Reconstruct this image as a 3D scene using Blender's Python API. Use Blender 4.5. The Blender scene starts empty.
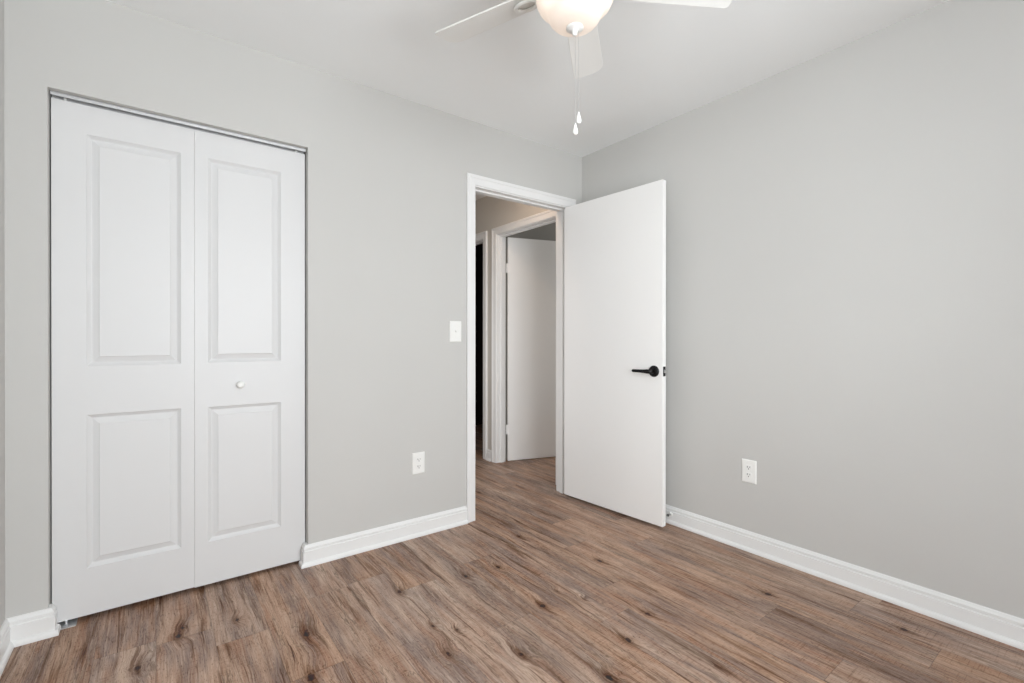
import bpy, bmesh, math, random
from mathutils import Vector, Matrix
C = bpy.context.scene.collection
scene = bpy.context.scene
R = math.radians
random.seed(7)

# ------------------------------------------------------------------ camera
yaw, pitch, roll = 0.646957667, -0.0022939, 0.00054235
F = Vector((math.sin(yaw) * math.cos(pitch), math.cos(yaw) * math.cos(pitch), math.sin(pitch)))
Rt = Vector((math.cos(yaw), -math.sin(yaw), 0))
Up = Rt.cross(F)
R2 = Rt * math.cos(roll) + Up * math.sin(roll)
U2 = -Rt * math.sin(roll) + Up * math.cos(roll)
cam_data = bpy.data.cameras.new('camera')
cam_data.sensor_fit = 'HORIZONTAL'
cam_data.sensor_width = 36.0
cam_data.lens = 472.802 / 1024 * 36.0
cam_data.clip_start = 0.02
cam = bpy.data.objects.new('camera', cam_data)
C.objects.link(cam)
cam.matrix_world = Matrix(((R2.x, U2.x, -F.x, -2.49234), (R2.y, U2.y, -F.y, -2.45129),
                           (R2.z, U2.z, -F.z, 1.10206), (0, 0, 0, 1)))
scene.camera = cam

# ------------------------------------------------------------------ world, daylight, exposure
world = bpy.data.worlds.new('world')
scene.world = world
world.use_nodes = True
bg = world.node_tree.nodes['Background']
bg.inputs[0].default_value = (0.86, 0.93, 1.0, 1)
bg.inputs[1].default_value = 1.0
scene.view_settings.view_transform = 'Standard'
scene.view_settings.look = 'None'
scene.view_settings.gamma = 1.0
scene.view_settings.exposure = 0.0
scene.view_settings.use_curve_mapping = False
cy_ = scene.cycles
cy_.use_denoising = True
cy_.max_bounces = 12
cy_.diffuse_bounces = 8
cy_.transmission_bounces = 8
cy_.sample_clamp_indirect = 6.0


def area_light(name, loc, target, sx, sy, power, col):
    l = bpy.data.lights.new(name, 'AREA')
    l.shape = 'RECTANGLE'
    l.size, l.size_y = sx, sy
    l.energy = power
    l.color = col
    o = bpy.data.objects.new(name, l)
    C.objects.link(o)
    o.location = loc
    o.rotation_euler = (Vector(target) - Vector(loc)).to_track_quat('-Z', 'Y').to_euler()
    return o


YF = -3.45          # inner face of the wall behind the camera
XL = -2.922         # inner face of the left wall
XR_ = 2.60
CZ = 2.44           # ceiling height
# daylight through the front window, and fill through an added side window
area_light('window_daylight', (-1.75, YF - 0.20, 1.35), (-1.75, 0, 0.95), 1.5, 1.7, 95, (0.93, 0.97, 1.0))
area_light('side_fill', (XL - 0.20, -2.70, 1.35), (0, -2.5, 0.9), 1.3, 1.7, 47, (0.93, 0.97, 1.0))

# added fill lights: left of the hallway, and in the room beyond the second door
area_light('hall_fill', (-1.45, 0.42, 1.0), (0.3, 0.92, 0.85), 0.5, 1.4, 3.5, (1.0, 0.97, 0.95)).data.spread = R(110)
area_light('far_room_fill', (XR_ - 0.08, 0.62, 1.35), (0, 0.62, 1.6), 0.7, 0.9, 18, (0.94, 0.975, 1.0))

# ------------------------------------------------------------------ materials


def new_mat(name):
    m = bpy.data.materials.new(name)
    m.use_nodes = True
    nt = m.node_tree
    b = nt.nodes['Principled BSDF']
    return m, nt, b


def srgb(r, g, b):
    def f(c):
        c /= 255.0
        return c / 12.92 if c <= 0.04045 else ((c + 0.055) / 1.055) ** 2.4
    return (f(r), f(g), f(b), 1)


def paint(name, col, rough=0.5, bump=0.02, scale=220.0, mottle=0.03, mscale=1.6, spec=0.35):
    m, nt, b = new_mat(name)
    N, L = nt.nodes, nt.links
    tc = N.new('ShaderNodeTexCoord')
    n1 = N.new('ShaderNodeTexNoise'); n1.inputs['Scale'].default_value = mscale; n1.inputs['Detail'].default_value = 4
    L.new(tc.outputs['Object'], n1.inputs['Vector'])
    mx = N.new('ShaderNodeMix'); mx.data_type = 'RGBA'
    mx.inputs[6].default_value = tuple(c * (1 - mottle) for c in col[:3]) + (1,)
    mx.inputs[7].default_value = tuple(min(1, c * (1 + mottle)) for c in col[:3]) + (1,)
    L.new(n1.outputs['Fac'], mx.inputs[0])
    L.new(mx.outputs[2], b.inputs['Base Color'])
    b.inputs['Roughness'].default_value = rough
    b.inputs['Specular IOR Level'].default_value = spec
    if bump:
        n2 = N.new('ShaderNodeTexNoise'); n2.inputs['Scale'].default_value = scale; n2.inputs['Detail'].default_value = 3
        L.new(tc.outputs['Object'], n2.inputs['Vector'])
        bp = N.new('ShaderNodeBump'); bp.inputs['Strength'].default_value = bump; bp.inputs['Distance'].default_value = 0.004
        L.new(n2.outputs['Fac'], bp.inputs['Height'])
        L.new(bp.outputs[0], b.inputs['Normal'])
    return m


def metal(name, col, rough, metallic=1.0):
    m, nt, b = new_mat(name)
    N, L = nt.nodes, nt.links
    tc = N.new('ShaderNodeTexCoord')
    n1 = N.new('ShaderNodeTexNoise'); n1.inputs['Scale'].default_value = 60
    L.new(tc.outputs['Object'], n1.inputs['Vector'])
    mr = N.new('ShaderNodeMapRange')
    mr.inputs[3].default_value = max(0.02, rough - 0.06); mr.inputs[4].default_value = rough + 0.06
    L.new(n1.outputs['Fac'], mr.inputs[0]); L.new(mr.outputs[0], b.inputs['Roughness'])
    b.inputs['Base Color'].default_value = col
    b.inputs['Metallic'].default_value = metallic
    return m


M_wall = paint('grey wall paint', srgb(201, 200, 197), 0.6, 0.05)
M_hall = paint('hall wall paint', srgb(203, 199, 192), 0.6, 0.05)
M_ceil = paint('ceiling paint', srgb(247, 249, 249), 0.75, 0.06)
M_trim = paint('white trim paint', srgb(235, 235, 234), 0.32, 0.0)
M_door = paint('white door paint', srgb(240, 239, 237), 0.42, 0.015, 90, 0.02)
M_closet = paint('closet door paint', srgb(220, 220, 220), 0.4, 0.015, 140, 0.015)
M_plastic = paint('white plastic', srgb(240, 240, 237), 0.28, 0.0)
M_fan = paint('white fan enamel', srgb(236, 236, 233), 0.35, 0.0)
M_black = metal('black metal', (0.012, 0.012, 0.013, 1), 0.32, 0.6)
M_steel = metal('brushed steel', (0.62, 0.62, 0.62, 1), 0.3)
M_track = metal('track metal', (0.72, 0.73, 0.74, 1), 0.38, 0.7)
M_dark = paint('dark recess', (0.02, 0.02, 0.02, 1), 0.7, 0.0)
M_rubber = paint('dark rubber', (0.12, 0.12, 0.12, 1), 0.7, 0.0)
M_room_shade = paint('painted room shade brown', srgb(46, 38, 34), 0.8, 0.03)  # darkness of the unlit room put into its wall and baseboard colour
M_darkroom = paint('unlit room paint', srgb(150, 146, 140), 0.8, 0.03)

# frosted bowl glass
M_bowl, nt, b = new_mat('frosted bowl glass')
N, L = nt.nodes, nt.links
out = N['Material Output']
tr = N.new('ShaderNodeBsdfTranslucent'); tr.inputs[0].default_value = (0.96, 0.92, 0.885, 1)
df = N.new('ShaderNodeBsdfDiffuse'); df.inputs[0].default_value = (0.92, 0.88, 0.85, 1)
gl = N.new('ShaderNodeBsdfGlossy'); gl.inputs['Roughness'].default_value = 0.25
m1 = N.new('ShaderNodeMixShader'); m1.inputs[0].default_value = 0.38
m2 = N.new('ShaderNodeMixShader'); m2.inputs[0].default_value = 0.05
tcb = N.new('ShaderNodeTexCoord'); nb = N.new('ShaderNodeTexNoise'); nb.inputs['Scale'].default_value = 9
mrb = N.new('ShaderNodeMapRange'); mrb.inputs[3].default_value = 0.3; mrb.inputs[4].default_value = 0.46
L.new(tcb.outputs['Object'], nb.inputs['Vector']); L.new(nb.outputs['Fac'], mrb.inputs[0]); L.new(mrb.outputs[0], m1.inputs[0])
L.new(tr.outputs[0], m1.inputs[1]); L.new(df.outputs[0], m1.inputs[2])
L.new(m1.outputs[0], m2.inputs[1]); L.new(gl.outputs[0], m2.inputs[2]); L.new(m2.outputs[0], out.inputs['Surface'])

M_bulb, nt, b = new_mat('lit bulb')
b.inputs['Emission Color'].default_value = (1.0, 0.94, 0.88, 1)
b.inputs['Emission Strength'].default_value = 3.4

M_halllamp, nt, b = new_mat('lit hall lamp glass')
b.inputs['Emission Color'].default_value = (1.0, 0.74, 0.55, 1)
b.inputs['Emission Strength'].default_value = 82.0

# window pane: clear glass
M_glass, nt, b = new_mat('window glass')
N, L = nt.nodes, nt.links
tp = N.new('ShaderNodeBsdfTransparent'); g2 = N.new('ShaderNodeBsdfGlossy'); g2.inputs['Roughness'].default_value = 0.02
fr = N.new('ShaderNodeFresnel'); fr.inputs[0].default_value = 1.45
mm = N.new('ShaderNodeMixShader')
L.new(fr.outputs[0], mm.inputs[0]); L.new(tp.outputs[0], mm.inputs[1]); L.new(g2.outputs[0], mm.inputs[2])
L.new(mm.outputs[0], N['Material Output'].inputs['Surface'])

# rustic plank floor
KNOTS = [(-2.541, -0.425, 1.0), (-2.41, -0.247, .8), (-2.425, -0.298, 1.0), (-2.039, -0.566, 1.2), (-2.235, -0.314, .6),
         (-1.637, -0.506, .9), (-1.669, -0.988, .9), (-1.467, -1.146, .9), (-1.208, -0.966, 1.0), (-0.908, -1.264, 1.0),
         (-0.366, -1.484, .9), (-1.637, -0.814, .5), (-1.573, -0.894, .55), (-1.034, -1.031, .45), (-1.082, -0.914, .45),
         (-1.104, -1.323, .9), (-1.332, -0.559, .9), (-1.308, -1.415, .9), (-1.162, -0.578, .8), (-2.086, -0.822, 1.2),
         (-0.214, -1.919, .9), (-0.72, -0.83, 1.0), (-0.86, -0.36, .7), (-0.62, 0.42, .8)]


def floor_material():
    m, nt, b = new_mat('rustic plank vinyl')
    N, L = nt.nodes, nt.links

    def val(v, sock):
        if isinstance(v, (int, float)):
            sock.default_value = v
        else:
            L.new(v, sock)

    def math_(op, a, b_=0.0, c_=0.0, clamp=False):
        n = N.new('ShaderNodeMath'); n.operation = op; n.use_clamp = clamp
        val(a, n.inputs[0]); val(b_, n.inputs[1])
        if op in ('MULTIPLY_ADD',):
            val(c_, n.inputs[2])
        return n.outputs[0]

    def mr(v, a0, a1, b0, b1, smooth=True):
        n = N.new('ShaderNodeMapRange'); n.interpolation_type = 'SMOOTHSTEP' if smooth else 'LINEAR'
        val(v, n.inputs[0])
        for i, q in enumerate((a0, a1, b0, b1)):
            n.inputs[1 + i].default_value = q
        return n.outputs[0]

    def comb(x, y, z=0.0):
        n = N.new('ShaderNodeCombineXYZ'); val(x, n.inputs[0]); val(y, n.inputs[1]); val(z, n.inputs[2])
        return n.outputs[0]

    def noise(vec, scale, detail=4.0, rough=0.55, dist=0.0):
        n = N.new('ShaderNodeTexNoise'); n.inputs['Scale'].default_value = scale
        n.inputs['Detail'].default_value = detail; n.inputs['Roughness'].default_value = rough
        n.inputs['Distortion'].default_value = dist
        L.new(vec, n.inputs['Vector'])
        return n.outputs['Fac']

    def mix(f, a, b_, mode='MIX'):
        n = N.new('ShaderNodeMix'); n.data_type = 'RGBA'; n.blend_type = mode; n.clamp_result = False
        val(f, n.inputs[0])
        for s, q in ((6, a), (7, b_)):
            if isinstance(q, tuple):
                n.inputs[s].default_value = q
            else:
                L.new(q, n.inputs[s])
        return n.outputs[2]

    uv = N.new('ShaderNodeUVMap'); uv.uv_map = 'plank'
    sx = N.new('ShaderNodeSeparateXYZ'); L.new(uv.outputs[0], sx.inputs[0])
    u, v = sx.outputs[0], sx.outputs[1]
    at = N.new('ShaderNodeAttribute'); at.attribute_name = 'tone'
    tone = at.outputs['Fac']
    at2 = N.new('ShaderNodeAttribute'); at2.attribute_name = 'hue'
    hue = at2.outputs['Fac']
    at3 = N.new('ShaderNodeAttribute'); at3.attribute_name = 'len'
    ln = at3.outputs['Fac']
    geo = N.new('ShaderNodeTexCoord')
    P = geo.outputs['Object']
    # distance to the nearest knot, in knot radii
    dist = None
    for kx, ky, ks in KNOTS:
        s = N.new('ShaderNodeVectorMath'); s.operation = 'SUBTRACT'
        L.new(P, s.inputs[0]); s.inputs[1].default_value = (kx, ky, 0)
        q = N.new('ShaderNodeVectorMath'); q.operation = 'MULTIPLY'
        L.new(s.outputs[0], q.inputs[0]); q.inputs[1].default_value = (1 / (0.0125 * ks), 1 / (0.019 * ks), 0)
        l = N.new('ShaderNodeVectorMath'); l.operation = 'LENGTH'; L.new(q.outputs[0], l.inputs[0])
        dist = l.outputs['Value'] if dist is None else math_('MINIMUM', dist, l.outputs['Value'])
    tail = None
    for kx, ky, ks in KNOTS:
        s = N.new('ShaderNodeVectorMath'); s.operation = 'SUBTRACT'
        L.new(P, s.inputs[0]); s.inputs[1].default_value = (kx, ky, 0)
        q = N.new('ShaderNodeVectorMath'); q.operation = 'MULTIPLY'
        L.new(s.outputs[0], q.inputs[0]); q.inputs[1].default_value = (1 / (0.021 * ks), 1 / (0.13 * ks), 0)
        l = N.new('ShaderNodeVectorMath'); l.operation = 'LENGTH'; L.new(q.outputs[0], l.inputs[0])
        tail = l.outputs['Value'] if tail is None else math_('MINIMUM', tail, l.outputs['Value'])
    wob = noise(P, 38.0, 3)
    distw = math_('ADD', dist, math_('MULTIPLY', math_('SUBTRACT', wob, 0.5), 2.6))
    near = mr(distw, 0.6, 6.0, 1.0, 0.0)
    core = mr(distw, 0.45, 1.1, 1.0, 0.0)
    ring = math_('MULTIPLY', mr(math_('SINE', math_('MULTIPLY', distw, 5.5)), 0.1, 1.0, 0, 1), mr(distw, 0.9, 3.2, 1.0, 0.0))
    # plank-local coordinates, each plank printed from another stretch of wood
    uo = math_('ADD', math_('MULTIPLY_ADD', tone, 37.0, u), math_('MULTIPLY', near, 0.02))
    vo = math_('MULTIPLY_ADD', hue, 53.0, v)

    def stretch(a, b_):
        return comb(math_('MULTIPLY', uo, a), math_('MULTIPLY', vo, b_), math_('MULTIPLY', tone, 9.0))
    warp = noise(stretch(5, 2.2), 1.0, 3)
    uw = math_('MULTIPLY_ADD', math_('SUBTRACT', warp, 0.5), 0.035, uo)

    def stretchw(a, b_, o=0.0):
        return comb(math_('MULTIPLY', uw, a), math_('MULTIPLY', vo, b_), math_('MULTIPLY_ADD', tone, 7.0, o))
    patch = noise(stretchw(13, 1.7), 1.0, 4, 0.6)            # broad tan / grey areas
    patch2 = noise(stretchw(20, 2.6, 4.0), 1.0, 4, 0.6)
    streak = noise(stretchw(58, 1.9, 2.0), 1.0, 6, 0.62, 0.5)       # dark weathered streaks
    fine = noise(stretchw(330, 7, 1.0), 1.0, 3, 0.6)
    saw = noise(comb(math_('MULTIPLY', uo, 9), math_('MULTIPLY', vo, 210), 0.0), 1.0, 2)
    speck = noise(stretchw(330, 60, 5.0), 1.0, 2)
    # cathedral lines: rings of a stretched, warped distance field
    cath = math_('SINE', math_('MULTIPLY', math_('ADD', math_('MULTIPLY', uw, 1.0), math_('MULTIPLY', patch, 0.16)), 520.0))
    tan = srgb(186, 160, 143); grey = srgb(150, 134, 127); red = srgb(172, 139, 121)
    brown = srgb(122, 99, 86); dark = srgb(70, 56, 50); pale = srgb(214, 193, 175)
    c = mix(mr(patch, 0.38, 0.62, 0, 1), tan, grey)
    c = mix(math_('MULTIPLY', mr(patch2, 0.47, 0.68, 0, 1), 0.75), c, red)
    c = mix(math_('MULTIPLY', mr(math_('ADD', patch2, math_('MULTIPLY', hue, 0.1)), 0.5, 0.3, 0, 1), 0.35), c, pale)
    band = noise(stretchw(25, 1.7, 8.0), 1.0, 7, 0.66, 0.5)
    c = mix(math_('MULTIPLY', mr(band, 0.545, 0.64, 0, 1), 0.62), c, brown)
    c = mix(math_('MULTIPLY', mr(band, 0.62, 0.72, 0, 1), 0.62), c, dark)
    c = mix(math_('MULTIPLY', mr(streak, 0.55, 0.63, 0, 1), 0.55), c, brown)
    c = mix(math_('MULTIPLY', mr(streak, 0.63, 0.71, 0, 1), 0.7), c, dark)
    c = mix(math_('MULTIPLY', math_('MULTIPLY', mr(cath, 0.5, 1.0, 0, 1), mr(patch, 0.5, 0.64, 0, 1)), 0.28), c, dark)
    c = mix(math_('MULTIPLY', mr(fine, 0.51, 0.68, 0, 1), 0.36), c, brown)
    c = mix(math_('MULTIPLY', mr(fine, 0.48, 0.32, 0, 1), 0.34), c, pale)
    c = mix(math_('MULTIPLY', math_('MULTIPLY', mr(saw, 0.52, 0.66, 0, 1), mr(patch2, 0.42, 0.6, 0, 1)), 0.45), c, brown)
    c = mix(math_('MULTIPLY', mr(speck, 0.56, 0.70, 0, 1), 0.45), c, dark)
    lines = noise(stretchw(17, 1.5, 11.0), 1.0, 5, 0.55, 0.3)
    lmask = mr(noise(stretchw(7, 2.0, 13.0), 1.0, 3), 0.42, 0.6, 0, 1)
    lfrac = math_('ABSOLUTE', math_('SUBTRACT', math_('FRACT', math_('MULTIPLY', lines, 7.0)), 0.5))
    c = mix(math_('MULTIPLY', math_('MULTIPLY', mr(lfrac, 0.0, 0.09, 1, 0), lmask), 0.72), c, dark)
    c = mix(math_('MULTIPLY', math_('MULTIPLY', mr(lfrac, 0.10, 0.20, 1, 0), lmask), 0.22), c, pale)
    # knots, with weathered tails along the grain
    grain2 = noise(stretchw(95, 3.2, 17.0), 1.0, 5, 0.65, 0.3)
    tailn = math_('ADD', tail, math_('MULTIPLY', math_('SUBTRACT', grain2, 0.5), 6.0))
    c = mix(math_('MULTIPLY', mr(tailn, 0.35, 0.8, 1, 0), 0.55), c, brown)
    c = mix(math_('MULTIPLY', mr(tailn, -0.25, 0.1, 1, 0), 0.6), c, dark)
    c = mix(math_('MULTIPLY', mr(distw, 1.0, 3.2, 1, 0), 0.38), c, brown)
    c = mix(math_('MULTIPLY', ring, 0.25), c, dark)
    c = mix(math_('MULTIPLY', core, 0.75), c, srgb(74, 63, 60))
    # per-plank tone
    hsv = N.new('ShaderNodeHueSaturation')
    L.new(c, hsv.inputs['Color'])
    val(mr(tone, 0, 1, 0.93, 1.07, False), hsv.inputs['Value'])
    val(mr(hue, 0, 1, 0.90, 1.08, False), hsv.inputs['Saturation'])
    c = hsv.outputs[0]
    bc = N.new('ShaderNodeBrightContrast'); L.new(c, bc.inputs[0])
    bc.inputs[1].default_value = -0.024; bc.inputs[2].default_value = 0.15
    c = bc.outputs[0]
    # joints
    eu = math_('MINIMUM', u, math_('SUBTRACT', 0.1725, u))
    ev = math_('MINIMUM', v, math_('SUBTRACT', ln, v))
    e = math_('MINIMUM', eu, ev)
    joint = mr(e, 0.0004, 0.0019, 1.0, 0.0)
    c = mix(math_('MULTIPLY', joint, 0.4), c, srgb(70, 56, 50))
    L.new(c, b.inputs['Base Color'])
    val(mr(fine, 0.3, 0.7, 0.40, 0.56), b.inputs['Roughness'])
    b.inputs['Specular IOR Level'].default_value = 0.4
    bp = N.new('ShaderNodeBump'); bp.inputs['Strength'].default_value = 0.25; bp.inputs['Distance'].default_value = 0.002
    h = math_('SUBTRACT', math_('ADD', math_('MULTIPLY', fine, 0.4), math_('MULTIPLY', streak, -0.3)), joint)
    L.new(h, bp.inputs['Height']); L.new(bp.outputs[0], b.inputs['Normal'])
    return m


M_floor = floor_material()

# ------------------------------------------------------------------ mesh helpers


def obj(name, bm, mat, parent=None, bevel=0.0, smooth=False, loc=None, seg=2):
    me = bpy.data.meshes.new(name)
    bmesh.ops.recalc_face_normals(bm, faces=bm.faces[:])
    bm.to_mesh(me); bm.free()
    me.materials.append(mat)
    if smooth:
        for p in me.polygons:
            p.use_smooth = True
    o = bpy.data.objects.new(name, me)
    C.objects.link(o)
    if parent:
        o.parent = parent
    if loc:
        o.location = loc
    if bevel:
        md = o.modifiers.new('bevel', 'BEVEL'); md.width = bevel; md.segments = seg
        md.limit_method = 'ANGLE'; md.angle_limit = R(40)
    return o


def tag(o, label, cat, group=None, kind=None):
    o['label'] = label; o['category'] = cat
    if group: o['group'] = group
    if kind: o['kind'] = kind
    return o


def empty(name, loc, rotz=0.0):
    o = bpy.data.objects.new(name, None); C.objects.link(o)
    o.location = loc; o.rotation_euler = (0, 0, rotz)
    o.empty_display_size = 0.05
    return o


def box(bm, x0, x1, y0, y1, z0, z1):
    vs = [bm.verts.new(p) for p in ((x0, y0, z0), (x1, y0, z0), (x1, y1, z0), (x0, y1, z0),
                                    (x0, y0, z1), (x1, y0, z1), (x1, y1, z1), (x0, y1, z1))]
    for f in ((3, 2, 1, 0), (4, 5, 6, 7), (0, 1, 5, 4), (1, 2, 6, 5), (2, 3, 7, 6), (3, 0, 4, 7)):
        bm.faces.new([vs[i] for i in f])
    return bm


def boxes(*bs):
    bm = bmesh.new()
    for b_ in bs:
        box(bm, *b_)
    return bm


def sweep(bm, path, prof, n):
    """sweep a closed profile (u = sideways away from the path, v = along n) with mitred corners, capped ends"""
    n = Vector(n).normalized()
    P = [Vector(p) for p in path]
    sides = [(P[i + 1] - P[i]).normalized().cross(n) for i in range(len(P) - 1)]
    rings = []
    for i, p in enumerate(P):
        if i == 0: m = sides[0]
        elif i == len(P) - 1: m = sides[-1]
        else:
            a, b_ = sides[i - 1], sides[i]
            m = (a + b_) / (1 + a.dot(b_))
        rings.append([bm.verts.new(p + m * u + n * v) for u, v in prof])
    k = len(prof)
    for i in range(len(P) - 1):
        for j in range(k):
            bm.faces.new((rings[i][j], rings[i][(j + 1) % k], rings[i + 1][(j + 1) % k], rings[i + 1][j]))
    bm.faces.new(rings[0]); bm.faces.new(rings[-1][::-1])
    return bm


def lathe(bm, prof, seg=40, axis='Z', origin=(0, 0, 0)):
    O = Vector(origin); rings = []

    def pt(r, h, a):
        c, s = r * math.cos(a), r * math.sin(a)
        v = {'Z': (c, s, h), 'X': (h, c, s), 'Y': (c, h, s)}[axis]
        return O + Vector(v)
    for r, h in prof:
        if r < 1e-6:
            rings.append([bm.verts.new(pt(0, h, 0))])
        else:
            rings.append([bm.verts.new(pt(r, h, 2 * math.pi * i / seg)) for i in range(seg)])
    for a, b_ in zip(rings, rings[1:]):
        for i in range(seg):
            j = (i + 1) % seg
            if len(a) == 1 and len(b_) == 1: continue
            if len(a) == 1: bm.faces.new((a[0], b_[i], b_[j]))
            elif len(b_) == 1: bm.faces.new((a[i], a[j], b_[0]))
            else: bm.faces.new((a[i], a[j], b_[j], b_[i]))
    return bm


def tube(bm, pts, radii, seg=14, flat=1.0, up=(0, 0, 1)):
    P = [Vector(p) for p in pts]; rings = []
    if isinstance(radii, (int, float)): radii = [radii] * len(P)
    for i, p in enumerate(P):
        d = (P[min(i + 1, len(P) - 1)] - P[max(i - 1, 0)]).normalized()
        u_ = Vector(up)
        if abs(d.dot(u_)) > 0.95: u_ = Vector((1, 0, 0))
        a = d.cross(u_).normalized(); b_ = a.cross(d).normalized()
        rings.append([bm.verts.new(p + (a * math.cos(t) * flat + b_ * math.sin(t)) * radii[i])
                      for t in [2 * math.pi * k / seg for k in range(seg)]])
    for r0, r1 in zip(rings, rings[1:]):
        for k in range(seg):
            j = (k + 1) % seg
            bm.faces.new((r0[k], r0[j], r1[j], r1[k]))
    bm.faces.new(rings[0][::-1]); bm.faces.new(rings[-1])
    return bm


def struct(name, bm, mat, label, cat, **kw):
    o = obj(name, bm, mat, **kw)
    return tag(o, label, cat, kind='structure')


# ------------------------------------------------------------------ dimensions
T = 0.115                        # wall thickness
CX0, CX1, CTOP = -2.811, -1.893, 2.047     # closet opening
DX0, DX1, DTOP = -0.922, -0.144, 2.045     # bedroom doorway between jamb faces
JT = 0.018
HX = -0.040                      # hall side face of the hall's right wall
HW = 0.094                       # its thickness
EY0, EY1 = 0.235, 1.015          # doorway across the hall, jamb faces
GY0, GY1 = 1.240, 2.000          # dark doorway further along
HLX = -1.06                      # left wall of the hall
HY = 2.80                        # end of the hall
XR = 2.60

# ------------------------------------------------------------------ floor


def build_floor():
    W, LN = 0.1725, 1.22
    x00 = -2.145 - 6 * W
    ends = {-2: -0.32, 0: -0.809, 1: -0.322, 4: -0.975, 9: -1.555, 10: -2.03, 11: -0.525, 12: -1.80, 8: -0.62, 5: -0.45, 7: -1.02}
    bm = bmesh.new()
    uvl = bm.loops.layers.uv.new('plank')
    ft = bm.faces.layers.float.new('tone'); fh = bm.faces.layers.float.new('hue'); fl = bm.faces.layers.float.new('len')
    rng = random.Random(21)
    nrows = int((XR - x00) / W) + 2
    for r in range(nrows):
        k = r - 6
        xa = x00 + r * W
        e0 = ends.get(k, rng.uniform(-1.2, 0))
        y = e0
        while y > YF - 0.2: y -= LN
        while y < HY + 0.3:
            vs = [bm.verts.new(p) for p in ((xa, y, 0), (xa + W, y, 0), (xa + W, y + LN, 0), (xa, y + LN, 0))]
            f = bm.faces.new(vs)
            for lp, uv_ in zip(f.loops, ((0, 0), (W, 0), (W, LN), (0, LN))):
                lp[uvl].uv = uv_
            f[ft] = rng.random(); f[fh] = rng.random(); f[fl] = LN
            y += LN
    # solid slab under the planks
    box(bm, x00 - 0.01, XR + 0.2, YF - 1.5, HY + 1.4, -0.08, -0.002)
    me = bpy.data.meshes.new('floor'); bm.to_mesh(me); bm.free()
    me.materials.append(M_floor)
    o = bpy.data.objects.new('floor', me); C.objects.link(o)
    return tag(o, 'brown grey rustic wood plank floor with dark knots', 'floor', kind='structure')


build_floor()

# ------------------------------------------------------------------ shell
struct('ceiling', boxes((XL - 0.3, XR + 0.1, YF - 0.15, HY + 0.1, CZ, CZ + 0.1)), M_ceil,
       'flat white ceiling above the grey walls', 'ceiling')
# back wall: closet opening and doorway
struct('wall_back', boxes(
    (XL - 0.12, CX0, 0, T, 0, CZ), (CX0, CX1, 0, T, CTOP, CZ),
    (CX1, DX0 - JT, 0, T, 0, CZ), (DX0 - JT, DX1 + JT, 0, T, DTOP + JT, CZ),
    (DX1 + JT, XR, 0, T, 0, CZ)), M_wall,
    'light grey wall holding the closet and the open doorway', 'wall')
struct('wall_right', boxes((0, T, YF - 0.12, 0, 0, CZ)), M_wall, 'plain light grey wall behind the open door', 'wall')
WX0, WX1, WZ0, WZ1 = -2.50, -1.00, 0.50, 2.22
WY0, WY1 = -3.35, -2.05
struct('wall_left', boxes((XL - 0.12, XL, YF - 0.12, WY0, 0, CZ), (XL - 0.12, XL, WY1, 0, 0, CZ),
                          (XL - 0.12, XL, WY0, WY1, 0, WZ0), (XL - 0.12, XL, WY0, WY1, WZ1, CZ)), M_wall,
       'grey wall meeting the closet wall at the left edge', 'wall')
struct('wall_front', boxes((XL, WX0, YF - 0.12, YF, 0, CZ), (WX1, 0, YF - 0.12, YF, 0, CZ),
                           (WX0, WX1, YF - 0.12, YF, 0, WZ0), (WX0, WX1, YF - 0.12, YF, WZ1, CZ)), M_wall,
       'grey wall with the window, opposite the closet', 'wall')
# window
win = struct('window_1', boxes((WX0, WX0 + .05, YF - .09, YF - .02, WZ0, WZ1), (WX1 - .05, WX1, YF - .09, YF - .02, WZ0, WZ1),
                               (WX0 + .05, WX1 - .05, YF - .09, YF - .02, WZ0, WZ0 + .05),
                               (WX0 + .05, WX1 - .05, YF - .09, YF - .02, WZ1 - .05, WZ1),
                               ((WX0 + WX1) / 2 - .02, (WX0 + WX1) / 2 + .02, YF - .085, YF - .03, WZ0 + .05, WZ1 - .05)), M_trim,
             'white framed window opposite the closet wall', 'window', bevel=0.003)
obj('pane', boxes((WX0 + .05, (WX0 + WX1) / 2 - .02, YF - .062, YF - .057, WZ0 + .05, WZ1 - .05),
                  ((WX0 + WX1) / 2 + .02, WX1 - .05, YF - .062, YF - .057, WZ0 + .05, WZ1 - .05)), M_glass, win)

wl = struct('added_window', boxes((XL - .09, XL - .02, WY0, WY0 + .05, WZ0, WZ1), (XL - .09, XL - .02, WY1 - .05, WY1, WZ0, WZ1),  # unseen window, added to bring side light onto the right wall
                              (XL - .09, XL - .02, WY0 + .05, WY1 - .05, WZ0, WZ0 + .05), (XL - .09, XL - .02, WY0 + .05, WY1 - .05, WZ1 - .05, WZ1),
                              (XL - .085, XL - .03, WY0 + .05, WY1 - .05, (WZ0 + WZ1) / 2 - .02, (WZ0 + WZ1) / 2 + .02)), M_trim,
            'white framed window added in the left wall for side light', 'window', bevel=0.003)
obj('pane', boxes((XL - .062, XL - .057, WY0 + .05, WY1 - .05, WZ0 + .05, (WZ0 + WZ1) / 2 - .02),
                  (XL - .062, XL - .057, WY0 + .05, WY1 - .05, (WZ0 + WZ1) / 2 + .02, WZ1 - .05)), M_glass, wl)

# closet interior
struct('wall_closet', boxes((XL - 0.12, CX0 - 0.06, T, 0.50, 0, CZ), (CX1 + 0.03, CX1 + 0.08, T, 0.50, 0, CZ),
                            (CX0 - 0.06, CX1 + 0.08, 0.45, 0.50, 0, CZ)), M_wall, 'grey walls inside the closet', 'wall')
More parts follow.
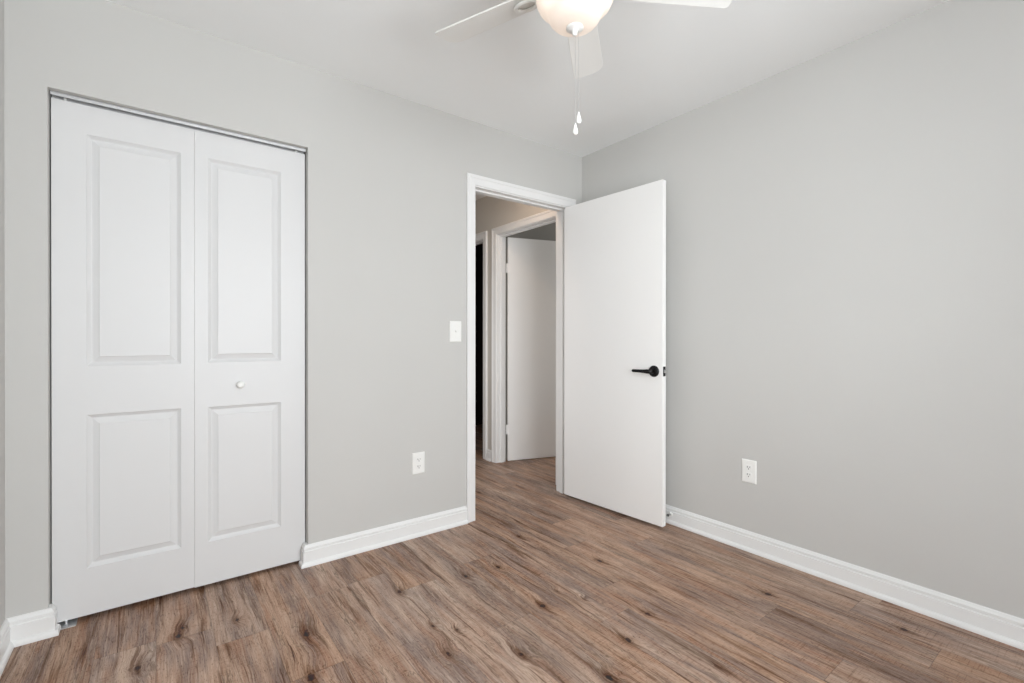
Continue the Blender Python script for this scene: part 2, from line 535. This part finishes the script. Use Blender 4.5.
# hall and the rooms off it
H0, H1 = EY0 - JT, EY1 + JT
G0, G1 = GY0 - JT, GY1 + JT
struct('wall_hall', boxes((HX, HX + HW, T, H0, 0, CZ), (HX, HX + HW, H0, H1, DTOP + JT, CZ), (HX, HX + HW, H1, G0, 0, CZ),
                          (HX, HX + HW, G0, G1, DTOP + JT, CZ), (HX, HX + HW, G1, HY, 0, CZ)), M_hall,
       'hallway wall with two doorways, seen through the open door', 'wall')
struct('wall_hall_left', boxes((HLX - 0.1, HLX, T, 0.17, 0, CZ), (HLX - 0.1, HLX, 1.0, HY, 0, CZ), (HLX - 0.1, HLX, 0.17, 1.0, DTOP, CZ)), M_hall, 'grey left wall of the hallway with an opening added for the fill light', 'wall')  # opening cut so the added hall fill reaches the second door
struct('wall_hall_end', boxes((HLX - 0.1, XR, HY, HY + 0.1, 0, CZ)), M_hall, 'end wall of the dark hallway rooms', 'wall')
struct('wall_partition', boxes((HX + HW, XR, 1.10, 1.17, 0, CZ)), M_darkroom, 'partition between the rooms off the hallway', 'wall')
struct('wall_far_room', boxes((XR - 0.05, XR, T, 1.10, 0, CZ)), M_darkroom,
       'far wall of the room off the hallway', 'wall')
struct('wall_dark_room', boxes((1.30, 1.35, 1.17, HY, 0, CZ), (HX + HW, 1.30, HY - 0.03, HY - 0.001, 0, CZ), (HX + HW, 1.30, 1.171, 1.19, 0, CZ)), M_room_shade,
       'walls of the unlit room down the hallway, its darkness put into their brown colour', 'wall')

# ------------------------------------------------------------------ trim profiles
BH = 0.101
base_prof = [(-0.013, 0), (0.026, 0), (0.026, 0.008), (0.0235, 0.0145), (0.0185, 0.0195), (0.0150, 0.0200), (0.0150, 0.0715),
             (0.0095, 0.0745), (0.0095, 0.0775), (0.0130, 0.0800), (0.0130, 0.088), (0.0085, 0.0935), (0.0065, 0.098), (0.004, BH), (-0.013, BH)]


def base(name, path, label, mat=M_trim):
    bm = sweep(bmesh.new(), path, base_prof, (0, 0, 1))
    return tag(obj(name, bm, mat), label, 'baseboard', kind='structure')


# path direction x up = side that faces the room
DCL, DCR = DX0 - 0.006 - 0.062, DX1 + 0.006 + 0.062
base('baseboard_back', [(DCL, 0, 0), (CX1 - 0.011, 0, 0), (CX1 - 0.011, 0.032, 0)][::-1],
     'white baseboard between the closet and the doorway')
base('baseboard_right', [(0, 0, 0), (0, YF, 0)], 'white baseboard along the plain right wall')
base('baseboard_left', [(XL, YF, 0), (XL, 0, 0), (CX0 + 0.005, 0, 0), (CX0 + 0.005, 0.032, 0)], 'short white baseboard at the closet corner')
base('baseboard_hall', [(HX, G0 - 0.062, 0), (HX, H1 + 0.062, 0)], 'short white baseboard between the hallway doorways')
base('baseboard_dark_room', [(HX + HW, HY - .03, 0), (1.30, HY - .03, 0)], 'baseboard at the far end of the dark room', M_room_shade)  # baseboard colour darkened to stand for the missing light

cas_prof = [(0, 0), (0, 0.009), (0.004, 0.011), (0.040, 0.0135), (0.045, 0.0175), (0.058, 0.0185), (0.062, 0.016), (0.062, 0)]


def casing_bm(a, b_, top, along, plane, n, prof=cas_prof, rev=0.006):
    """door casing: two legs and a head round an opening a..b; along = unit vector of the wall"""
    al = Vector(along); pl = Vector(plane)
    A = pl + al * (a - rev); B = pl + al * (b_ + rev)
    z = Vector((0, 0, 1))
    path = [A, A + z * (top + rev), B + z * (top + rev), B]
    d = (path[1] - path[0]).normalized().cross(Vector(n))
    if d.dot(al) > 0:
        path = path[::-1]
    return sweep(bmesh.new(), path, prof, n)


def jamb_bm_x(x0, x1, y0, y1, top, s0, s1):
    return boxes((x0 - JT, x0, y0, y1, 0, top), (x1, x1 + JT, y0, y1, 0, top), (x0 - JT, x1 + JT, y0, y1, top, top + JT)), \
        boxes((x0, x0 + .011, s0, s1, 0, top - .011), (x1 - .011, x1, s0, s1, 0, top - .011), (x0, x1, s0, s1, top - .011, top))


# bedroom doorway
jb, sb = jamb_bm_x(DX0, DX1, 0.0, T, DTOP, 0.040, 0.075)
t1 = struct('trim_1', jb, M_trim, 'white door frame around the bedroom doorway', 'door frame', bevel=0.0015)
obj('door_stop_strip', sb, M_trim, t1, bevel=0.0015)
obj('casing', casing_bm(DX0, DX1, DTOP, (1, 0, 0), (0, 0, 0), (0, -1, 0)), M_trim, t1)
obj('casing', casing_bm(DX0, DX1, DTOP, (1, 0, 0), (0, T, 0), (0, 1, 0)), M_trim, t1)


def jamb_y(y0, y1, top, xa, xb, s0, s1):
    return boxes((xa, xb, y0 - JT, y0, 0, top), (xa, xb, y1, y1 + JT, 0, top), (xa, xb, y0 - JT, y1 + JT, top, top + JT)), \
        boxes((s0, s1, y0, y0 + .011, 0, top - .011), (s0, s1, y1 - .011, y1, 0, top - .011), (s0, s1, y0, y1, top - .011, top))


for nm, (a, b_), lab in (('trim_2', (EY0, EY1), 'white frame of the doorway facing the bedroom, holding a half open door'),
                         ('trim_3', (GY0, GY1), 'white frame edge of the dark doorway further down the hallway')):
    jb, sb = jamb_y(a, b_, DTOP, HX, HX + HW, HX + .035, HX + .068)
    t = struct(nm, jb, M_trim, lab, 'door frame', bevel=0.0015)
    obj('door_stop_strip', sb, M_trim, t, bevel=0.0015)
    obj('casing', casing_bm(a, b_, DTOP, (0, 1, 0), (HX, 0, 0), (-1, 0, 0)), M_trim, t)

# ------------------------------------------------------------------ bedroom door
DW, DT_, DH = 0.776, 0.035, 2.019
piv = Vector((DX1 + 0.001, -0.010, 0.0))
ang = R(93.3)
# local frame: x from hinge towards the lever (closed: -X world), y thickness; rotation puts it open into the room
door = empty('door_1', piv, R(180) + ang)
tag(door, 'open white flat door with black lever handle', 'door', kind='structure')
# local +y after 180 deg = world -y when closed; the slab lies at local y -0.045..-0.010
slab_y0, slab_y1 = -0.010 - DT_, -0.010
dz0 = 0.018
obj('door_panel', boxes((0.003, 0.003 + DW, slab_y0, slab_y1, dz0, dz0 + DH)), M_door, door, bevel=0.0015)


def lever(side, yface):
    hx, hz = 0.003 + DW - 0.056, 0.921
    bm = lathe(bmesh.new(), [(0, 0), (0.0335, 0), (0.034, 0.0025), (0.0325, 0.007), (0.026, 0.0105), (0.012, 0.012), (0.0, 0.012)],
               36, 'Y', (0, 0, 0))
    if side < 0:
        for v in bm.verts: v.co.y = -v.co.y
    h = obj('door_handle', bm, M_black, door, smooth=True, loc=(hx, yface, hz))
    h['label'] = 'black lever handle'
    s = side
    bm = tube(bmesh.new(), [(0, s * .010, 0), (0, s * .030, 0), (0, s * .052, 0)], [0.0125, 0.0105, 0.0115], 20)
    pts = [(0.008, s * .046, 0), (-0.004, s * .047, 0), (-0.018, s * .048, 0), (-0.035, s * .0485, 0), (-0.07, s * .0475, 0),
           (-0.098, s * .0465, 0), (-0.117, s * .045, 0), (-0.123, s * .044, 0)]
    tube(bm, pts, [0.008, 0.0125, 0.0130, 0.0108, 0.0094, 0.0090, 0.0090, 0.006], 16, 0.75)
    obj('lever', bm, M_black, h, smooth=True)
    return h


lever(-1, slab_y0)
lever(1, slab_y1)
ymid = (slab_y0 + slab_y1) / 2
lp = obj('latch_plate', boxes((0.003 + DW - .001, 0.003 + DW + .0012, ymid - .0125, ymid + .0125, .893, .950)), M_black, door, bevel=0.0006)
obj('latch_bolt', boxes((0.003 + DW, 0.003 + DW + .010, ymid - .006, ymid + .007, .913, .931)), M_steel, lp, bevel=0.002)
for hz in (0.26, 1.03, 1.80):
    bm = tube(bmesh.new(), [(0.0, 0.0, hz - .044), (0.0, 0.0, hz + .044)], 0.006, 12)
    box(bm, 0.001, 0.0035, -0.036, -0.002, hz - .044, hz + .044)
    obj('hinge', bm, M_steel, door)

# ------------------------------------------------------------------ half open door across the hall
d2dir = Vector((.52 - .071, .863 - 1.002, 0)).normalized()
a2 = math.atan2(d2dir.y, d2dir.x)
d2 = empty('door_2', (0.071, 1.002, 0), a2)
tag(d2, 'white flat door half open across the hallway', 'door', kind='structure')
# the face we see lies at local y = 0, the slab behind it
obj('door_panel', boxes((0.0, 0.755, 0.0, 0.035, 0.006, 2.040)), M_door, d2, bevel=0.0015)
for hz in (0.29, 1.76):
    bm = boxes((-0.017, -0.001, 0.002, 0.005, hz - .044, hz + .044))
    tube(bm, [(-0.006, 0.012, hz - .044), (-0.006, 0.012, hz + .044)], 0.006, 12)
    obj('hinge', bm, M_trim, d2)

# ------------------------------------------------------------------ closet bifold door
YC = 0.040
cd = empty('door_3', ((CX0 + CX1) / 2, YC, 0.02))
tag(cd, 'white two leaf folding closet door with moulded panels', 'closet door', kind='structure')


def leaf_bm(x0, x1, z0, z1, y, panels, th=0.035):
    """moulded leaf: flat face with sunk ogee frames and raised fields"""
    bm = bmesh.new()
    xs = sorted({x0, x1} | {p[0] for p in panels} | {p[1] for p in panels})
    zs = sorted({z0, z1} | {p[2] for p in panels} | {p[3] for p in panels})
    V = {}

    def vv(x, yy, z):
        k = (round(x, 5), round(yy, 5), round(z, 5))
        if k not in V: V[k] = bm.verts.new((x, yy, z))
        return V[k]

    def isp(a, b_, c, d):
        return any(abs(a - p[0]) < 1e-5 and abs(b_ - p[1]) < 1e-5 and abs(c - p[2]) < 1e-5 and abs(d - p[3]) < 1e-5 for p in panels)
    for i in range(len(xs) - 1):
        for j in range(len(zs) - 1):
            a, b_, c, d = xs[i], xs[i + 1], zs[j], zs[j + 1]
            if isp(a, b_, c, d): continue
            bm.faces.new((vv(a, y, c), vv(b_, y, c), vv(b_, y, d), vv(a, y, d)))
    steps = [(0, 0), (0.0015, 0.0020), (0.005, 0.0050), (0.009, 0.0085), (0.0125, 0.0112), (0.0155, 0.0118), (0.0365, 0.0040), (0.0376, 0.0020), (0.0385, 0.0014)]
    for p in panels:
        prev = None
        for ins, dep in steps:
            r = [vv(p[0] + ins, y + dep, p[2] + ins), vv(p[1] - ins, y + dep, p[2] + ins),
                 vv(p[1] - ins, y + dep, p[3] - ins), vv(p[0] + ins, y + dep, p[3] - ins)]
            if prev:
                for q in range(4):
                    bm.faces.new((prev[q], prev[(q + 1) % 4], r[(q + 1) % 4], r[q]))
            prev = r
        bm.faces.new(prev)
    # back and edges
    bk = [vv(x0, y + th, z0), vv(x1, y + th, z0), vv(x1, y + th, z1), vv(x0, y + th, z1)]
    bm.faces.new(bk[::-1])
    bm.faces.new([vv(x, y, z0) for x in xs] + [bk[1], bk[0]])
    bm.faces.new([vv(x, y, z1) for x in xs][::-1] + [bk[3], bk[2]])
    bm.faces.new([vv(x0, y, z) for z in zs][::-1] + [bk[0], bk[3]])
    bm.faces.new([vv(x1, y, z) for z in zs] + [bk[2], bk[1]])
    return bm


ox, oy, oz = (CX0 + CX1) / 2, YC, 0.02


def local(bm):
    bmesh.ops.translate(bm, verts=bm.verts[:], vec=(-ox, -oy, -oz))
    return bm


zt = 2.0240
l1 = obj('door_leaf', local(leaf_bm(-2.8062, -2.3542, 0.0195, zt, YC, [(-2.7060, -2.4021, 0.2044, 0.8078), (-2.7060, -2.4021, 0.9996, 1.9112)])), M_closet, cd)
l2 = obj('door_leaf', local(leaf_bm(-2.3534, -1.8976, 0.0165, zt, YC, [(-2.3032, -2.0076, 0.2044, 0.8048), (-2.3032, -2.0076, 1.0026, 1.9112)])), M_closet, cd)
l2['label'] = 'door leaf with a round white knob'
bm = lathe(bmesh.new(), [(0, 0), (0.008, 0), (0.0075, -0.006), (0.0095, -0.011), (0.0145, -0.016), (0.0158, -0.021), (0.0145, -0.026), (0.010, -0.0295), (0, -0.0305)],
           28, 'Y', (-2.179 - ox, 0.0, 0.899 - oz))
kn = obj('knob', bm, M_plastic, l2, smooth=True)
# pivots between the leaves and the track, foot bracket
for leaf, px in ((l1, -2.768), (l2, -1.938)):
    bm = tube(bmesh.new(), [(px - ox, 0.012, zt - oz - .001), (px - ox, 0.012, zt - oz + .022)], 0.005, 12)
    obj('pivot_pin', bm, M_plastic, leaf)
# overhead track
bm = boxes((CX0 + .004, CX1 - .004, 0.028, 0.031, 2.0325, 2.046), (CX0 + .004, CX1 - .004, 0.062, 0.065, 2.0325, 2.046),
           (CX0 + .004, CX1 - .004, 0.028, 0.065, 2.0445, 2.0468))
tk = tag(obj('closet_track', bm, M_track), 'thin metal track under the closet header, above the folding door', 'door track')
bm = boxes((CX0 + .001, CX0 + .075, 0.014, 0.075, 0.0005, 0.0035), (CX0 + .001, CX0 + .004, 0.045, 0.060, 0.0005, 0.045))
tube(bm, [(-2.768, 0.057, 0.003), (-2.768, 0.057, 0.022)], 0.005, 10)
tag(obj('pivot_bracket', bm, M_track), 'small metal floor bracket under the closet door corner', 'bracket')

# ------------------------------------------------------------------ switch and outlets


def plate_bm(w, h, th=0.0055):
    """bevelled wall plate, local x width, z height, front towards -y"""
    bm = bmesh.new()
    prof = [(0, 0.0), (0, 0.002), (0.003, 0.0048), (0.006, th)]
    prev = None
    for ins, d in prof:
        r = [bm.verts.new((sx_ * (w / 2 - ins), -d, sz_ * (h / 2 - ins))) for sx_, sz_ in ((-1, -1), (1, -1), (1, 1), (-1, 1))]
        if prev:
            for q in range(4):
                bm.faces.new((prev[q], prev[(q + 1) % 4], r[(q + 1) % 4], r[q]))
        else:
            bm.faces.new(r[::-1])
        prev = r
    bm.faces.new(prev)
    return bm


def screw_bm(x, z, y=-0.0055):
    return lathe(bmesh.new(), [(0, 0), (0.0032, 0), (0.0028, -0.0008), (0, -0.0011)], 16, 'Y', (x, y, z))


def receptacle_bm():
    bm = bmesh.new(); w, h, n = 0.0168, 0.0138, 24
    pts = []
    for i in range(n):
        a = 2 * math.pi * i / n
        pts.append((max(-w, min(w, 0.0185 * math.cos(a))), max(-h, min(h, 0.0185 * math.sin(a)))))
    r0 = [bm.verts.new((x, 0, z)) for x, z in pts]
    r1 = [bm.verts.new((x * .97, -0.0022, z * .97)) for x, z in pts]
    for i in range(n):
        j = (i + 1) % n
        bm.faces.new((r0[i], r0[j], r1[j], r1[i]))
    bm.faces.new(r1); bm.faces.new(r0[::-1])
    return bm


def outlet(loc, rz, label):
    t = empty('electrical_outlet', loc, rz)
    tag(t, label, 'outlet')
    pl = obj('cover_plate', plate_bm(0.076, 0.121), M_plastic, t)
    for z in (0.0195, -0.0195):
        rc = obj('receptacle', receptacle_bm(), M_plastic, t, loc=(0, -0.0054, z))
        bm = boxes((-0.0078, -0.0052, -0.0027, -0.0015, -0.0005, 0.0085), (0.0052, 0.0074, -0.0027, -0.0015, 0.0008, 0.0078))
        lathe(bm, [(0, -0.0027), (0.0026, -0.0027), (0.0026, -0.0015), (0, -0.0015)], 14, 'Y', (0, 0, -0.0062))
        obj('slots', bm, M_dark, rc)
    obj('screw', screw_bm(0, 0), M_plastic, t)
    return t


outlet((-1.3035, 0, 0.4085), 0, 'white wall outlet between the closet and the doorway')
outlet((0, -1.2215, 0.415), R(-90), 'white wall outlet on the plain wall beyond the open door')

sw = empty('light_switch', (-1.0635, 0, 1.1545))
tag(sw, 'white toggle light switch beside the doorway', 'light switch')
obj('cover_plate', plate_bm(0.079, 0.125), M_plastic, sw)
bm = boxes((-0.0058, 0.0058, -0.0065, -0.005, -0.0125, 0.0125))
obj('toggle_surround', bm, M_plastic, sw, bevel=0.0006)
bm = boxes((-0.0042, 0.0042, -0.014, -0.0055, -0.0045, 0.0045))
for v in bm.verts:
    if v.co.y < -0.01: v.co.z += 0.0055; v.co.x *= 0.8
obj('toggle', bm, M_plastic, sw, bevel=0.0008)
for z in (0.030, -0.030):
    obj('screw', screw_bm(0, z), M_plastic, sw)

# ------------------------------------------------------------------ door stop on the right baseboard
ds = empty('door_stop', (-0.0145, -0.762, 0.058))
tag(ds, 'small metal door stop on the baseboard behind the open door edge', 'door stop')
obj('base_flange', lathe(bmesh.new(), [(0, 0), (0.011, 0), (0.011, -0.003), (0.007, -0.007), (0, -0.008)], 24, 'X'), M_plastic, ds, smooth=True)
obj('post', lathe(bmesh.new(), [(0, -.006), (0.0048, -.006), (0.0045, -.030), (0.0058, -.032), (0, -.033)], 20, 'X'), M_steel, ds, smooth=True)
obj('rubber_tip', lathe(bmesh.new(), [(0, -.031), (0.007, -.031), (0.0072, -.036), (0.006, -.0385), (0, -.039)], 20, 'X'), M_rubber, ds, smooth=True)

# ------------------------------------------------------------------ ceiling fan with light
FX, FY = -1.468, -1.412
fan = empty('ceiling_fan', (FX, FY, CZ))
tag(fan, 'white five blade ceiling fan with frosted bowl light', 'ceiling fan')


def zz(p):
    return [(r, z - CZ) for r, z in p]


obj('motor_housing', lathe(bmesh.new(), zz([(0, 2.44), (0.085, 2.44), (0.088, 2.41), (0.098, 2.385), (0.118, 2.365), (0.124, 2.33), (0.124, 2.275),
                                            (0.115, 2.255), (0.09, 2.245), (0.075, 2.235), (0.072, 2.205), (0.0, 2.205)]), 56), M_fan, fan, smooth=True)
obj('light_fitter', lathe(bmesh.new(), zz([(0, 2.206), (0.060, 2.206), (0.062, 2.185), (0.100, 2.178), (0.112, 2.172), (0.114, 2.158), (0.110, 2.158),
                                           (0.106, 2.168), (0.04, 2.172), (0.012, 2.172), (0.006, 2.168), (0.006, 2.056), (0, 2.056)]), 48), M_fan, fan, smooth=True)
bowl_out = [(0.108, 2.168), (0.1165, 2.161), (0.1190, 2.151), (0.1172, 2.139), (0.1110, 2.126), (0.1010, 2.116), (0.0905, 2.109), (0.0840, 2.102),
            (0.0808, 2.093), (0.0765, 2.082), (0.0670, 2.0715), (0.053, 2.0635), (0.034, 2.0593), (0.008, 2.058)]
bowl_in = [(max(r - 0.0028, 0.006), z + 0.0028) for r, z in bowl_out[::-1]]
bw = obj('light_bowl', lathe(bmesh.new(), zz(bowl_out + bowl_in + bowl_out[:1]), 64), M_bowl, fan, smooth=True)
bw['label'] = 'frosted warm lit glass bowl'
obj('finial', lathe(bmesh.new(), zz([(0.0, 2.0585), (0.0262, 2.0575), (0.0268, 2.0545), (0.022, 2.0515), (0.013, 2.049), (0.0085, 2.0465), (0.0075, 2.036), (0.006, 2.0335), (0, 2.033)]), 36),
    M_fan, fan, smooth=True)
vr = Vector((math.cos(yaw), -math.sin(yaw), 0))
for k in (0, 1, 2):
    a = R((-62, 168, 53)[k])
    p = (0.066 * math.cos(a), 0.066 * math.sin(a), 2.136 - CZ)
    obj('light_bulb', lathe(bmesh.new(), [(0, -.026), (0.012, -.022), (0.019, -.012), (0.020, 0), (0.016, .012), (0.010, .024), (0.010, .045), (0, .045)], 20, 'Z', p), M_bulb, fan, smooth=True)


def blade_bm():
    bm = bmesh.new()
    r0, r1, w0, w1 = 0.135, 0.516, 0.050, 0.0605
    out_ = []
    n = 8
    # root (slightly rounded), long sides, rounded tip corners
    out_ += [(r0 + 0.012, -w0), (r0, -w0 + 0.02), (r0, w0 - 0.02), (r0 + 0.012, w0)]
    for cr, sg in ((0.012, 1), (0.042, -1)):
        for i in range(n + 1):
            a = math.pi / 2 * ((1 - i / n) if sg > 0 else -i / n)
            out_.append((r1 - cr + cr * math.cos(a), sg * (w1 - cr) + cr * math.sin(a)))
    th = 0.0055
    a_ = [bm.verts.new((x, y, th / 2)) for x, y in out_]
    b_ = [bm.verts.new((x, y, -th / 2)) for x, y in out_]
    for i in range(len(out_)):
        j = (i + 1) % len(out_)
        bm.faces.new((a_[i], a_[j], b_[j], b_[i]))
    bm.faces.new(a_); bm.faces.new(b_[::-1])
    bmesh.ops.rotate(bm, verts=bm.verts[:], cent=(0, 0, 0), matrix=Matrix.Rotation(R(-12), 3, 'X'))
    return bm


def bracket_bm():
    bm = bmesh.new()
    # curved arm from the motor to an oval ring under the blade root
    tube(bm, [(0.080, 0, 0.032), (0.105, 0, 0.026), (0.128, 0, 0.008), (0.146, 0, -0.006)], [0.012, 0.011, 0.010, 0.009], 14, 1.3)
    cx, rx, ry = 0.171, 0.037, 0.027
    n, m = 40, 12
    rings = []
    for i in range(n):
        t = 2 * math.pi * i / n
        c = Vector((cx + rx * math.cos(t), ry * math.sin(t), -0.0095))
        nrm = Vector((math.cos(t) / rx, math.sin(t) / ry, 0)).normalized()
        rings.append([bm.verts.new(c + nrm * 0.0075 * math.cos(q) + Vector((0, 0, 1)) * 0.0055 * math.sin(q)) for q in [2 * math.pi * j / m for j in range(m)]])
    for i in range(n):
        for j in range(m):
            bm.faces.new((rings[i][j], rings[(i + 1) % n][j], rings[(i + 1) % n][(j + 1) % m], rings[i][(j + 1) % m]))
    bmesh.ops.rotate(bm, verts=bm.verts[:], cent=(0, 0, 0), matrix=Matrix.Rotation(R(-12), 3, 'X'))
    return bm


b0 = obj('blade', blade_bm(), M_fan, fan, bevel=0.0012)
k0 = obj('blade_bracket', bracket_bm(), M_fan, b0, smooth=True)
b0.location = (0, 0, 2.197 - CZ); b0.rotation_euler = (0, 0, R(111))
for k in range(1, 5):
    b_ = b0.copy(); C.objects.link(b_); b_.parent = fan
    b_.rotation_euler = (0, 0, R(111 + 72 * k))
    q = k0.copy(); C.objects.link(q); q.parent = b_

for (dx, dy, ztop, zbot) in ((0.013, -0.0047, 2.053, 1.802), (0.002, -0.0015, 2.034, 1.766)):
    ch = obj('pull_chain', tube(bmesh.new(), [(dx, dy, ztop - CZ), (dx, dy, (ztop + zbot) / 2 - CZ), (dx, dy, zbot - CZ - .002)], 0.0005, 8), M_steel, fan)
    obj('pull_fob', lathe(bmesh.new(), [(0, 0.001), (0.002, 0), (0.003, -.006), (0.0062, -.017), (0.0082, -.025), (0.0078, -.031), (0.0045, -.0345), (0, -.035)], 20, 'Z',
                          (dx, dy, zbot - CZ)), M_plastic, ch, smooth=True)

# ------------------------------------------------------------------ hall ceiling lamp (out of view, lights the hallway)
hl = empty('ceiling_light', (-0.47, 0.30, CZ))
tag(hl, 'small round warm lamp on the hallway ceiling', 'ceiling light')
obj('canopy', lathe(bmesh.new(), [(0, 0), (0.075, 0), (0.075, -.012), (0, -.012)], 32), M_fan, hl)
obj('glass_dome', lathe(bmesh.new(), [(0.044, -.012), (0.046, -.025), (0.038, -.042), (0.021, -.050), (0, -.052)], 32), M_halllamp, hl, smooth=True)
